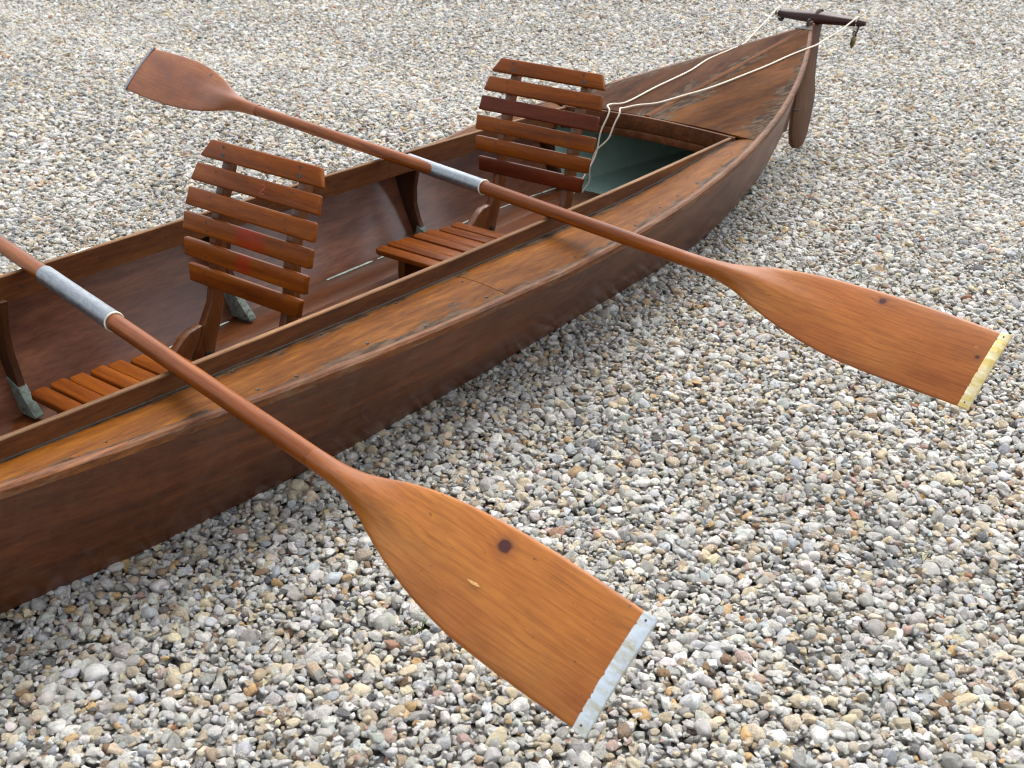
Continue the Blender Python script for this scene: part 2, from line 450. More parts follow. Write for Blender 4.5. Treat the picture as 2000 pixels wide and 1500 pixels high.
# one sheet: fine in the middle, coarse to the horizon
xs = np.concatenate([[-250, -120, -60, -30, -16, -9], np.arange(-6, 7.01, 0.14), [9, 16, 30, 60, 120, 250]])
ys = np.concatenate([[-250, -120, -60, -30, -14, -6, -3], np.arange(-1, 12.01, 0.14), [15, 20, 30, 60, 120, 250]])
gx, gy = np.meshgrid(xs, ys, indexing='ij')
gz = ground_h(gx, gy) - 0.024
gv = np.stack([gx.ravel(), gy.ravel(), gz.ravel()], 1)
g = mesh_obj("ground", gv.tolist(), grid_faces(len(xs), len(ys)), M_gr.m, smooth=True)
tag(g, kind='structure')

# ---------------------------------------------------------------- canoe shape (local: x towards the stern, y to port, z up)
TA = 2.7938
def sheer_b(a):
    if a >= 0.45:
        s = TA - a; return max(0.0, 0.4618 * s - 0.1238 * s * s + 0.0071 * s ** 3)
    u = min(1.0, (0.45 - a) / 2.85); return 0.4915 * (1 - u ** 1.9)
def sheer_z(a):
    if a >= 0.45:
        s = TA - a; z = 0.0219 - 0.1572 * s + 0.0549 * s * s - 0.0052 * s ** 3
    else:
        z0 = -0.1115; u = (0.45 - a); z = z0 + 0.0245 * u + 0.010 * u * u
    return z + 0.375
def far_w(a): return float(sstep((1.45 - a) / 0.5)) * float(sstep((a + 2.3) / 0.9))
def sb2(a, s): return sheer_b(a) - (0.052 * far_w(a) if s > 0 else 0)     # hull is a little fuller to port
def sz2(a, s): return sheer_z(a) - (0.014 * far_w(a) if s > 0 else 0)
def coam_b(a): return 0.3256 + 0.0154 * a - 0.0189 * a * a
def coam_z(a): return 0.375 - 0.049 - 0.0252 * a - 0.0004 * a * a
def lerp(x, xs_, ys_): return float(np.interp(x, xs_, ys_))
CA = [-2.30, -2.0, -1.6, -1.2, -0.8, -0.56, -0.18, 0.03, 0.26, 0.51, 0.74, 0.96, 1.2, 1.4, 1.6, 1.8, 2.0, 2.2, 2.4, 2.55, 2.655]
CB = [0.0, 0.055, 0.125, 0.185, 0.242, 0.284, 0.318, 0.327, 0.331, 0.329, 0.326, 0.324, 0.322, 0.313, 0.288, 0.250, 0.204, 0.150, 0.086, 0.036, 0.004]
CZ = [0.06, 0.03, 0.012, 0.004, 0.0, 0, 0, 0, 0, 0, 0, 0, 0.0, 0.002, 0.008, 0.014, 0.018, 0.021, 0.024, 0.027, 0.03]
def chine_b(a): return lerp(a, CA, CB)
def chine_z(a): return lerp(a, CA, CZ)
COCK0, COCK1 = -1.52, 1.609

canoe = empty("canoe", (BX, BY, 0), YAW, "long varnished wooden canoe with open cockpit lying on the gravel", "canoe")

# stations: stem rakes, so the chine ends earlier than the sheer
def stations(n=90):
    t = np.linspace(0, 1, n)
    return t
def sheer_pt(t): a = -2.4 + t * (TA + 2.4); return a
def chine_a(t):
    a = -2.4 + t * (TA + 2.4)
    # pull both ends in to the raked stems
    e1 = sstep((t - 0.80) / 0.20); e0 = sstep((0.2 - t) / 0.2)
    return a - (TA - 2.66) * float(e1) + 0.10 * float(e0)
NS = 110
TT = [i / (NS - 1) for i in range(NS)]
for sgn, nm in ((-1, 'port'), (1, 'starboard')):
    rows_o, rows_i = [], []
    th = 0.009
    for t in TT:
        a1, a0 = sheer_pt(t), chine_a(t)
        b1, z1 = sb2(a1, sgn), sz2(a1, sgn)
        b0, z0 = chine_b(min(max(a0, -2.3), 2.66)), chine_z(a0)
        ro, ri = [], []
        for k in range(7):
            u = k / 6
            bulge = 0.010 * math.sin(math.pi * u) * min(1, b1 / 0.2)
            a = a0 + (a1 - a0) * u; b = b0 + (b1 - b0) * u + bulge; z = z0 + (z1 - z0) * u
            ro.append((a, sgn * max(b, 0.001), z)); ri.append((a, sgn * max(b - th, 0.0005), z + (0.0 if k else 0.002)))
        rows_o.append(ro); rows_i.append(ri)
    v = [p for r in rows_o for p in r] + [p for r in rows_i for p in r]
    off = NS * 7
    fo = grid_faces(NS, 7); fi = [tuple(i + off for i in f[::-1]) for f in fo]
    ft = [(i * 7 + 6, (i + 1) * 7 + 6, off + (i + 1) * 7 + 6, off + i * 7 + 6) for i in range(NS - 1)]
    me = bpy.data.meshes.new("side_plank"); me.from_pydata(v, [], fo + fi + ft)
    me.materials.append(M_hull); me.materials.append(M_inner)
    for i, p in enumerate(me.polygons):
        p.use_smooth = True
        p.material_index = 1 if len(fo) <= i < len(fo) + len(fi) else 0
    o = bpy.data.objects.new("side_plank", me); link(o, canoe)
    me.set_sharp_from_angle(angle=R(40))
# bottom
rows = []
for t in TT:
    a0 = chine_a(t); b0 = chine_b(min(max(a0, -2.3), 2.66)); z0 = chine_z(a0)
    rows.append([(a0, -b0 + 0.001, z0 + 0.003), (a0, 0, z0 + 0.001), (a0, b0 - 0.001, z0 + 0.003), (a0, b0 - 0.002, z0 + 0.012), (a0, 0, z0 + 0.010), (a0, -b0 + 0.002, z0 + 0.012)])
loft("hull_bottom", rows, [M_inner], canoe)

# floor boards: a wide centre board and two side boards with open joints
def board(name, a_list, fy0, fy1, z_of, th, mat):
    rows = []
    for a in a_list:
        z = z_of(a); y0, y1 = fy0(a), fy1(a)
        rows.append([(a, y0, z), (a, y1, z), (a, y1, z - th), (a, y0, z - th)])
    return loft(name, rows, mat, canoe, bevel=0.0015)
AL = list(np.linspace(-1.75, 1.56, 30))
board("floor_board", AL, lambda a: -min(0.195, chine_b(a) * 0.64), lambda a: min(0.195, chine_b(a) * 0.64), lambda a: 0.034, 0.012, M_floor)
for s in (-1, 1):
    f0 = lambda a: s * min(0.205, chine_b(a) * 0.67); f1 = lambda a: s * (chine_b(a) - 0.004 + 0.006)
    board("floor_board", AL, (f0 if s > 0 else f1), (f1 if s > 0 else f0), lambda a: 0.027, 0.012, M_floor)
# pale caulking left in the joint between the floor and the side (broken, flaked)
rr = random.Random(4)
vs, fs = [], []
for s in (-1, 1):
    a = -1.0
    while a < 1.5:
        L = rr.uniform(0.05, 0.35); w = rr.uniform(0.0004, 0.0015)
        if rr.random() < 0.85 and not (0.16 < a < 0.24):
            n = 12
            for i in range(n):
                aa = a + L * i / (n - 1); b = chine_b(aa) - 0.0078
                ww = w * (1 if 0 < i < n - 1 else 0.3) * rr.uniform(0.7, 1.2)
                vs += [(aa, s * (b), 0.0275), (aa, s * (b - 0.0018 - ww), 0.0276), (aa, s * (b + 0.001), 0.0285 + ww * 1.7)]
            base = len(vs) - 3 * n
            for i in range(n - 1):
                for (p, q) in ((0, 1), (1, 2), (2, 0)):
                    fs.append((base + 3 * i + p, base + 3 * i + q, base + 3 * i + 3 + q, base + 3 * i + 3 + p))
        a += L + rr.uniform(0.0, 0.03)
tag(mesh_obj("caulking", vs, fs, M_caulk, canoe), kind='stuff')

# decks
def deck_in_z(a): return coam_z(a) - 0.036 + 0.026 * float(sstep((a - 0.95) / 0.68))
def uv_grid(o, nu, nv, uvs):
    me = o.data; l = me.uv_layers.new(name="UVMap")
    for lp in me.loops:
        l.data[lp.index].uv = uvs[lp.vertex_index]
def deck_strip(name, a_list, yin, yout, zin, zout, mat, nv=7, th=0.006, crown=0.004, uvflip=False):
    v, uv = [], []
    nu = len(a_list)
    for lay in (0, 1):
        for a in a_list:
            for k in range(nv):
                t = k / (nv - 1)
                y = yin(a) + (yout(a) - yin(a)) * t
                z = zin(a) + (zout(a) - zin(a)) * t + crown * math.sin(math.pi * t) - lay * th
                v.append((a, y, z)); uv.append((a, t) if mat is not M_aftdeck else (a, t))
    f = grid_faces(nu, nv); off = nu * nv
    f2 = [tuple(i + off for i in q[::-1]) for q in f]
    ed = []
    for i in range(nu - 1):
        ed.append((i * nv, (i + 1) * nv, off + (i + 1) * nv, off + i * nv)); ed.append((i * nv + nv - 1, (i + 1) * nv + nv - 1, off + (i + 1) * nv + nv - 1, off + i * nv + nv - 1))
    for k in range(nv - 1):
        ed.append((k, k + 1, off + k + 1, off + k)); b = (nu - 1) * nv
        ed.append((b + k, b + k + 1, off + b + k + 1, off + b + k))
    o = mesh_obj(name, v, f + f2 + ed, mat, canoe, smooth=True, autosmooth=40)
    # real proportions for the grain: v in metres for noise, 0..1 kept through scale
    l = o.data.uv_layers.new(name="UVMap")
    for lp in o.data.loops:
        l.data[lp.index].uv = uv[lp.vertex_index]
    return o
for s in (-1, 1):
    for a0, a1 in ((COCK0 + 0.003, 0.283), (0.285, COCK1 + 0.012)):
        al = list(np.linspace(a0, a1, 30))
        deck_strip("side_deck", al, lambda a: s * (coam_b(a) + 0.006), lambda a: s * (sb2(a, s) - 0.002),
                   deck_in_z, lambda a: sz2(a, s) + 0.006, M_deck)
# aft and fore decks: two panels each, meeting on a low ridge
def ridge_z(a):
    if a > 0: return 0.375 - 0.079 + (a - COCK1) / (TA - COCK1) * 0.101
    return coam_z(COCK0) - 0.0 + (COCK0 - a) * 0.05
for a0, a1 in ((COCK1 + 0.014, TA - 0.004), (-2.398, COCK0)):
    for s in (-1, 1):
        al = list(np.linspace(a0, a1, 40))
        deck_strip("aft_deck_panel" if a0 > 0 else "fore_deck_panel", al, lambda a: s * min(0.0015, sheer_b(a) * 0.5), lambda a: s * max(sb2(a, s) - 0.002, 0.0016),
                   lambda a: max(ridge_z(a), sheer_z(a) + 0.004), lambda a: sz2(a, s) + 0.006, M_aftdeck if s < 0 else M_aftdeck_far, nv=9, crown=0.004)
    al = list(np.linspace(a0 + 0.002, a1 - (0.02 if a0 > 0 else -0.0) , 30))
    rows = []
    for a in al:
        w = min(0.010, sheer_b(a) * 0.4 + 0.002); z = max(ridge_z(a), sheer_z(a) + 0.004)
        rows.append([(a, -w, z + 0.0005), (a, -w * .7, z + 0.0030), (a, w * .7, z + 0.0030), (a, w, z + 0.0005), (a, 0, z - 0.004)])
    loft("ridge_batten", rows, M_batten, canoe, smooth=True, autosmooth=40)
# gunwale rub rails
for s in (-1, 1):
    rows = []
    rz = random.Random(10 + s)
    for t in TT:
        a = sheer_pt(t); b = sb2(a, s); z = sz2(a, s)
        j = rz.uniform(-0.0006, 0.0006)
        rows.append([(a, s * (b - 0.007), z + 0.0075 + j), (a, s * (b + 0.004), z + 0.0075 - j), (a, s * (b + 0.0085), z + 0.003 + j), (a, s * (b + 0.0085), z - 0.010), (a, s * (b + 0.001), z - 0.0125)])
    loft("rub_rail", rows, M_rail, canoe, smooth=True, autosmooth=35)
    # inwale strip under the deck edge
# coaming boards (face and worn top edge)
for s in (-1, 1):
    rows, top = [], []
    for a in np.linspace(COCK0, COCK1 + 0.008, 60):
        b = coam_b(a); z = coam_z(a)
        rows.append([(a, s * (b - 0.006), z - 0.002), (a, s * (b + 0.006), z - 0.002), (a, s * (b + 0.006), z - 0.040), (a, s * (b + 0.004), z - 0.058), (a, s * (b - 0.006), z - 0.058)])
        top.append([(a, s * (b - 0.0062), z - 0.002), (a, s * (b - 0.005), z), (a, s * (b + 0.005), z), (a, s * (b + 0.0062), z - 0.002)])
    cb = loft("coaming", rows, M_coam, canoe)
    loft("worn_top_edge", top, M_coamtop, cb)
    # fillet strip where coaming meets deck
    rows = [[(a, s * (coam_b(a) + 0.0065), deck_in_z(a) + 0.001), (a, s * (coam_b(a) + 0.0065), deck_in_z(a) + 0.0035), (a, s * (coam_b(a) + 0.0085), deck_in_z(a) + 0.0012)] for a in np.linspace(COCK0, COCK1, 50)]
    loft("deck_fillet", rows, M_seam, canoe)
pc_v = []
for i, (da, w0, w1) in enumerate(((0, .001, .002), (.012, -.003, .003), (.03, -.002, .0045), (.046, .0, .004), (.056, .002, .003))):
    a = -0.215 + da; b = coam_b(a); pc_v += [(a, b + w0, coam_z(a) + 0.0006), (a, b + w1, coam_z(a) + 0.0006)]
mesh_obj("white_paint_chip", pc_v, [(2 * i, 2 * i + 1, 2 * i + 3, 2 * i + 2) for i in range(4)], M_caulk, canoe)
# end boards of the cockpit
for a, nm in ((COCK1, 'aft'), (COCK0, 'fore')):
    d = 1 if a > 0 else -1
    bb_ = coam_b(a) + (0.012 if a > 0 else 0)
    n = 14; top, bot, bot2 = [], [], []
    zc = coam_z(a)
    for i in range(n + 1):
        y = -bb_ + 2 * bb_ * i / n
        zt = zc + 0.012 * (1 - (abs(y) / bb_) ** 1.5) + (0.001 if a > 0 else 0)
        top.append((y, zt)); bot.append((y, zt - 0.046)); bot2.append((y, zt - 0.070))
    prism("end_coaming", top + bot[::-1], min(a, a + d * 0.012), max(a, a + d * 0.012), M_coam, canoe, axis='x', bevel=0.0012)
    prism("deck_beam", [(y, z - 0.0015) for y, z in bot] + bot2[::-1], min(a - d * 0.006, a + d * 0.02), max(a - d * 0.006, a + d * 0.02), M_coam, canoe, axis='x', bevel=0.0015)
# knees (frame brackets) against the sides
def side_y(a, z, s=-1):
    b0, b1, z0, z1 = chine_b(a), sb2(a, s), chine_z(a), sz2(a, s)
    u = max(0, min(1, (z - z0) / (z1 - z0))); return b0 + (b1 - b0) * u + 0.010 * math.sin(math.pi * u) - 0.010
for a in (-1.1, -0.41, 0.205, 0.90, 1.545):
    for s in (-1, 1):
        zt = deck_in_z(a) - 0.010
        inner = [(0.316, zt), (0.327, zt - 0.04), (0.335, zt - 0.075), (0.336, zt - 0.12), (0.325, zt - 0.16), (0.308, 0.055), (0.293, 0.040), (0.288, 0.0315)]
        sc = 1.0 if abs(a) < 1.3 else 0.86
        kk = min(1, chine_b(a) / 0.322)
        inner = [(y * kk, z) for y, z in inner]
        outer = [(side_y(a, z, s), z) for z in np.linspace(0.030, zt, 7)]
        prof = [(s * max(min(y, side_y(a, max(z, 0.03), s) - 0.01), 0.02), z) for y, z in inner] + [(s * y, z) for y, z in outer]
        kn = prism("knee", prof, a, a + 0.016, M_knee, canoe, axis='x', bevel=0.001)
        foot = [(s * (0.287 * kk), 0.0315), (s * 0.286 * kk, 0.046), (s * 0.300 * kk, 0.062), (s * 0.325 * kk, 0.075), (s * (side_y(a, 0.04, s) + 0.0), 0.04), (s * side_y(a, 0.032, s), 0.0315)]
        if a in (0.205, -0.41):
            foot = [(s * (0.268 * kk), 0.0345), (s * 0.269 * kk, 0.040), (s * 0.296 * kk, 0.068), (s * 0.316 * kk, 0.095), (s * side_y(a, 0.11, s), 0.11), (s * side_y(a, 0.032, s), 0.0315)]
        prism("painted_foot", foot, a - 0.003, a + 0.0185, M_tealpaint, kn, axis='x', bevel=0.001)
# stem and stern posts
for which in (1, -1):
    if which > 0:
        line = [(2.655, 0.022), (2.70, 0.16), (2.745, 0.30), (2.79, 0.402), (2.792, 0.416)]
    else:
        line = [(-2.29, 0.05), (-2.33, 0.16), (-2.37, 0.28), (-2.40, 0.37), (-2.402, 0.385)]
    rows = []
    for a, z in line:
        rows.append([(a + which * 0.006, -0.008, z), (a + which * 0.006, 0.008, z), (a - which * 0.03, 0.006, z), (a - which * 0.03, -0.006, z)])
    loft("stern_post" if which > 0 else "stem_post", rows, M_rudder, canoe, bevel=0.002)
# dark metal cap on the stern deck tip with a small eye
cp = []
for a in np.linspace(2.725, 2.789, 6):
    b = sheer_b(a) + 0.002; z = max(ridge_z(a), sheer_z(a) + 0.004)
    cp.append([(a, -b, sheer_z(a) + 0.004), (a, -b, sheer_z(a) + 0.010), (a, 0, z + 0.006), (a, b, sheer_z(a) + 0.010), (a, b, sheer_z(a) + 0.004)])
cap = loft("stern_cap", cp, M_iron, canoe, smooth=True, autosmooth=50)
tube("eye", [(2.772 + 0.010 * math.cos(t), 0, 0.413 + 0.012 * math.sin(t)) for t in np.linspace(-0.6, math.pi + 0.6, 12)], 0.0035, M_iron, cap, n=8)

# screws along the decks (each a few mm: one part)
def discs(name, items, mat, parent, n=8):
    v, f = [], []
    for (p, nrm, r, h) in items:
        nrm = Vector(nrm).normalized(); a = nrm.orthogonal().normalized(); b = nrm.cross(a); p = Vector(p)
        base = len(v)
        for lay, rr_ in ((0.0, r), (h, r * 0.85)):
            for k in range(n):
                v.append(p + nrm * lay + (a * math.cos(2 * math.pi * k / n) + b * math.sin(2 * math.pi * k / n)) * rr_)
        v.append(p + nrm * h * 0.6)
        for k in range(n):
            f.append((base + k, base + (k + 1) % n, base + n + (k + 1) % n, base + n + k)); f.append((base + n + k, base + n + (k + 1) % n, base + 2 * n))
    o = mesh_obj(name, v, f, mat, parent, smooth=False); o['kind'] = 'stuff'; return o
rs = random.Random(2)
it = []
for s in (-1, 1):
    for a in np.arange(-1.4, 1.6, 0.085):
        if rs.random() < 0.5: continue
        a += rs.uniform(-0.03, 0.03)
        b = sb2(a, s) - 0.026 + rs.uniform(-0.012, 0.010)
        y0, y1 = coam_b(a) + 0.006, sb2(a, s); t = (b - y0) / (y1 - y0)
        z = deck_in_z(a) * (1 - t) + (sz2(a, s) + 0.006) * t + 0.004 * math.sin(math.pi * t)
        it.append(((a + rs.uniform(-.01, .01), s * b, z - 0.0004), (0, 0, 1), rs.uniform(0.0022, 0.0042), 0.0014))
    for a in np.arange(-1.4, 1.6, 0.21):
        b = coam_b(a) + 0.022
        it.append(((a + rs.uniform(-.02, .02), s * b, deck_in_z(a) + 0.0014), (0, 0, 1), rs.uniform(0.0018, 0.003), 0.0012))
    for k in range(5):
        a = 0.275; y0, y1 = coam_b(a) + 0.02, sb2(a, s) - 0.03; y = y0 + (y1 - y0) * k / 4; t = (y - y0) / (y1 - y0)
        it.append(((a + rs.uniform(-.012, .012), s * y, deck_in_z(a) * (1 - t) + (sz2(a, s) + 0.006) * t + 0.0036), (0, 0, 1), rs.uniform(0.002, 0.0035), 0.0012))
    for a in np.arange(1.66, 2.66, 0.1):
        it.append(((a, s * (sheer_b(a) - 0.016), sheer_z(a) + 0.0085), (0, 0, 1), rs.uniform(0.0018, 0.003), 0.0012))
    for a in np.arange(-1.3, 1.5, 0.19):
        it.append(((a + rs.uniform(-.03, .03), s * (coam_b(a) - 0.0058), coam_z(a) - rs.uniform(0.024, 0.034)), (0, -s, 0), rs.uniform(0.0022, 0.004), 0.001))
for y in (-0.25, -0.14, -0.05, 0.06, 0.16, 0.25):
    it.append(((COCK1 - 0.0005, y, coam_z(COCK1) - 0.018), (-1, 0, 0), 0.0034, 0.001))
discs("screw_heads", it, M_nail, canoe)
# scuffed scarf joint plate lines across the near deck
# rudder hung on the stern post
rud = mesh_obj("rudder", [], [], M_rudder, canoe) if False else None
out = [(2.752, 0.400), (2.716, 0.235), (2.705, 0.16), (2.697, 0.07), (2.70, 0.0), (2.716, -0.045), (2.745, -0.066), (2.785, -0.074), (2.822, -0.064), (2.848, -0.03), (2.866, 0.03), (2.878, 0.09), (2.880, 0.135), (2.868, 0.165), (2.862, 0.20), (2.858, 0.27), (2.862, 0.36), (2.872, 0.398)]
out = [(a + 0.012, z) for a, z in out]
rud = prism("rudder", out, -0.009, 0.009, M_rudder, canoe, axis='y', bevel=0.004)
rud['label'] = "brown wooden rudder blade hanging behind the stern"
# yoke: lens-shaped cross bar
rows = []
for i in range(17):
    y = -0.183 + 0.366 * i / 16; u = abs(y) / 0.183
    w = 0.012 + 0.026 * (1 - u ** 1.7); h = 0.013 + 0.008 * (1 - u)
    if i in (0, 16): w *= 0.6; h *= 0.7
    rows.append([(2.868 + w * math.cos(t), y, 0.416 + (h + (0.005 * (1 - u) if math.sin(t) > 0 else 0)) * math.copysign(abs(math.sin(t)) ** 0.6, math.sin(t))) for t in np.linspace(0, 2 * math.pi, 14, endpoint=False)])
yoke = loft("yoke", rows, M_yoke, rud, smooth=True, autosmooth=60)
yoke['label'] = "dark red-brown steering yoke across the rudder head"
tube("cord_binding", [(2.868 + 0.034 * math.cos(t) , 0.004 + 0.0035 * t / 6.283 - 0.006, 0.420 + 0.028 * math.sin(t)) for t in np.linspace(0, 6.283 * 3, 60)], 0.0025, M_lash, rud, n=6)
tube("rudder_pin", [(2.745, 0, 0.375), (2.700, 0, 0.235), (2.689, 0, 0.10)], 0.003, M_iron, rud, n=6)
for a, z in ((2.745, 0.30), (2.706, 0.098)):
    tube("hinge_strap", [(a - 0.015, -0.010, z + 0.006), (a + 0.010, -0.0118, z), (a + 0.040, -0.0105, z - 0.012)], 0.003, M_iron, rud, n=6)

# ---------------------------------------------------------------- steering line (top-level: can be lifted off)
rope1 = [(2.854, 0.172, 0.437), (2.75, 0.167, 0.402), (2.62, 0.152, 0.374), (2.50, 0.136, 0.357), (2.41, 0.131, 0.3575), (2.281, 0.145, 0.346), (2.10, 0.122, 0.337), (1.885, 0.125, 0.321), (1.704, 0.127, 0.308),
         (1.655, 0.150, 0.306), (1.612, 0.140, 0.311), (1.592, 0.118, 0.302), (1.572, 0.133, 0.241), (1.562, 0.145, 0.162), (1.50, 0.165, 0.075), (1.46, 0.17, 0.036)]
rope2 = [(2.854, -0.153, 0.436), (2.74, -0.135, 0.402), (2.64, -0.118, 0.380), (2.562, -0.111, 0.371), (2.383, -0.094, 0.361), (2.191, -0.078, 0.349), (1.96, -0.045, 0.3325), (1.813, -0.006, 0.3225),
         (1.732, 0.031, 0.314), (1.685, 0.072, 0.3085), (1.640, 0.092, 0.307), (1.610, 0.090, 0.310), (1.592, 0.084, 0.290), (1.580, 0.098, 0.248), (1.572, 0.110, 0.213), (1.565, 0.150, 0.168), (1.56, 0.162, 0.115), (1.555, 0.164, 0.070), (1.545, 0.180, 0.034)]
line_e = empty("steering_line", (BX, BY, 0), YAW, "thin white cotton steering line running from the rudder yoke over the aft deck", "rope")
def ropepts(pts):
    q = catmull(pts, 10); rj = random.Random(7); ph = rj.random() * 6
    return [p + Vector((0, 0.0012 * math.sin(i * 0.35 + ph), 0.0008 * math.sin(i * 0.22))) for i, p in enumerate(q)]
tube("strand", ropepts(rope1), 0.0026, M_rope, line_e, n=8)
tube("strand", ropepts(rope2), 0.0026, M_rope, line_e, n=8)
# loops round the yoke ends
for y in (0.170, -0.152):
    tube("loop", [(2.868 + 0.017 * math.cos(t), y, 0.418 + 0.020 * math.sin(t)) for t in np.linspace(0, 2 * math.pi, 16)], 0.0028, M_rope, line_e, n=6, caps=False)
# clip hanging from the yoke end
clip = empty("snap_hook", (BX, BY, 0), YAW, "small tarnished brass snap hook dangling from the right end of the yoke", "hook")
tube("cord", [(2.866, -0.160, 0.404), (2.862, -0.157, 0.385), (2.858, -0.150, 0.366)], 0.003, M_iron, clip, n=6)
tube("hook_body", [(2.858, -0.150, 0.372), (2.858, -0.149, 0.358), (2.857, -0.147, 0.340), (2.857, -0.145, 0.322)], [0.003, 0.009, 0.010, 0.003], M_shackle, clip, n=8)
tube("hook_ring", [(2.858 + 0.004 * math.cos(t), -0.150 + 0.009 * math.cos(t), 0.376 + 0.009 * math.sin(t)) for t in np.linspace(0, 2 * math.pi, 14)], 0.0022, M_iron, clip, n=6)
knot_o = tube("yoke_cord", [(2.87 + 0.014 * math.cos(t), 0.150 + 0.0012 * t, 0.408 + 0.012 * math.sin(t) - 0.006) for t in np.linspace(0, 12.6, 30)], 0.004, M_iron, rud, n=6)

# ---------------------------------------------------------------- seats
FZ = 0.0312
SL = [  # (a, z above the root floor, top half width, bottom half width)
    (0.068, 0.150, 0.168, 0.189), (0.040, 0.102, 0.189, 0.197), (0.017, 0.052, 0.196, 0.199),
    (0.000, 0.000, 0.200, 0.199), (-0.012, -0.055, 0.194, 0.191), (-0.0197, -0.110, 0.180, 0.173)]
def seat(mats, marks):
    root = empty("slatted_seat", (0, 0, 0), 0)
    Z0 = 0.375 - FZ
    scr = []
    for i, (a, z, wt, wb) in enumerate(SL):
        pz = SL[max(i - 1, 0)]; nz_ = SL[min(i + 1, 5)]
        T = Vector((pz[0] - nz_[0], 0, pz[1] - nz_[1])).normalized()     # up along the slat
        N = Vector((-T.z, 0, T.x))                                        # towards the sitter (-a)
        c = Vector((a, 0, z + Z0)); h = 0.0203; th = 0.0080
        v = []
        for d in (th, -th):
            for (yy, zz) in ((wb, -h), (wb - 0.001 + (wt - wb) * 0.5, 0), (wt, h), (-wt, h), (-(wb - 0.001 + (wt - wb) * 0.5), 0), (-wb, -h)):
                v.append(c + T * zz + Vector((0, yy, 0)) + N * d)
        f = [(0, 1, 2, 3, 4, 5), (11, 10, 9, 8, 7, 6)] + [(k, (k + 1) % 6, 6 + (k + 1) % 6, 6 + k) for k in range(6)]
        o = mesh_obj("back_slat", v, f, mats[i], root, bevel=0.004)
        for y in (-0.118, 0.118):
            for q in (-0.010, 0.010):
                big = (i == 0)
                p = c + T * (q if not big else q * 0.9) + N * (th - 0.0004) + Vector((0, y + (0.003 if q > 0 else -0.002), 0))
                scr.append((p, N, 0.0062 if (big and q < 0) else (0.0042 if big else 0.0026), 0.0009))
    discs("screw_heads", scr, M_nail, root)
    for s in (-1, 1):
        f_ = [(.077, .153), (.051, .102), (.028, .052), (.010, 0), (-.002, -.055), (-.0105, -.11), (-.028, -.17), (-.068, -.235), (-.096, -.275), (-.098, -.318)]
        b_ = [(-.044, -.322), (-.030, -.27), (.0, -.2), (.022, -.12), (.033, -.05), (.043, 0), (.058, .05), (.080, .10), (.098, .148)]
        up = prism("upright", [(a, z + Z0) for a, z in f_ + b_], s * 0.118 - 0.0105, s * 0.118 + 0.0105, M_seatframe, root, axis='y', bevel=0.0022)
        tube("pivot_bolt", [(-.055, s * 0.118 - 0.014, Z0 - .283), (-.055, s * 0.118 + 0.014, Z0 - .283)], 0.0075, M_iron, up, n=12)
        rail = [(-.425, -.343), (-.43, -.30), (-.425, -.2625), (-.22, -.2625), (-.176, -.2605), (-.155, -.255), (-.135, -.243), (-.115, -.227), (-.095, -.216), (-.060, -.211), (-.0705, -.235), (-.0985, -.275), (-.0995, -.343)]
        prism("seat_rail", [(a, z + Z0) for a, z in rail], s * 0.118 - 0.0115, s * 0.118 + 0.0115, M_seatframe, root, axis='y', bevel=0.002)
    prism("cross_board", [(-.40, .012), (-.40, Z0 - .264), (-.386, Z0 - .264), (-.386, .012)], -0.1064, 0.1064, M_seatframe, root, axis='y', bevel=0.001)
    for k in range(7):
        a0 = -0.440 + k * 0.0435 + (0, 0.0015, -0.001, 0.002, -0.0015, 0.001, 0)[k]; a1 = a0 + 0.0395; y = 0.203 - 0.007 * max(0, k - 1); z = Z0 - 0.2495
        if k > 4: y -= 0.008
        rj = 0.012
        outl = [(a0, -y + rj), (a0 + rj * .5, -y), (a1 - 0.002, -y), (a1, -y + 0.003), (a1, y - 0.003), (a1 - 0.002, y), (a0 + rj * .5, y), (a0, y - rj)]
        prism("seat_slat", outl, z - 0.016, z + (0, 0.001, -0.0005, 0.0008, 0, -0.0006, 0.0005)[k], M_slat, root, axis='z', bevel=0.0045)
    return root
sA = seat([M_slat, M_slat, M_slat, M_slat_s4, M_slat_s5, M_slat], None)
sB = copy_tree(sA)
# seat B's own slat colours
bs = [c for c in sB.children if c.name.startswith("back_slat")]
bs.sort(key=lambda o: -sum(v.co.z for v in o.data.vertices) / len(o.data.vertices))
for i, o in enumerate(bs):
    o.data = o.data.copy(); o.data.materials[0] = [M_slat, M_slat, M_slat_red, M_slat, M_slat, M_slat_red][i]
bs[5]['label'] = "darker red lowest back slat"
def boat_to_world(a, l, z):
    return (BX + ax[0] * a + ay[0] * l, BY + ax[1] * a + ay[1] * l, z)
for s, a in ((sA, 0.0), (sB, 1.0296)):
    s.location = boat_to_world(a, 0, FZ); s.rotation_euler = (0, 0, YAW)
    s['group'] = "slatted seats inside the canoe"; s['category'] = "seat"
sA['label'] = "slatted wooden seat with red paint smears on its back, between the two paddles"
sB['label'] = "slatted wooden seat nearest the stern, lowest back slat darker red"
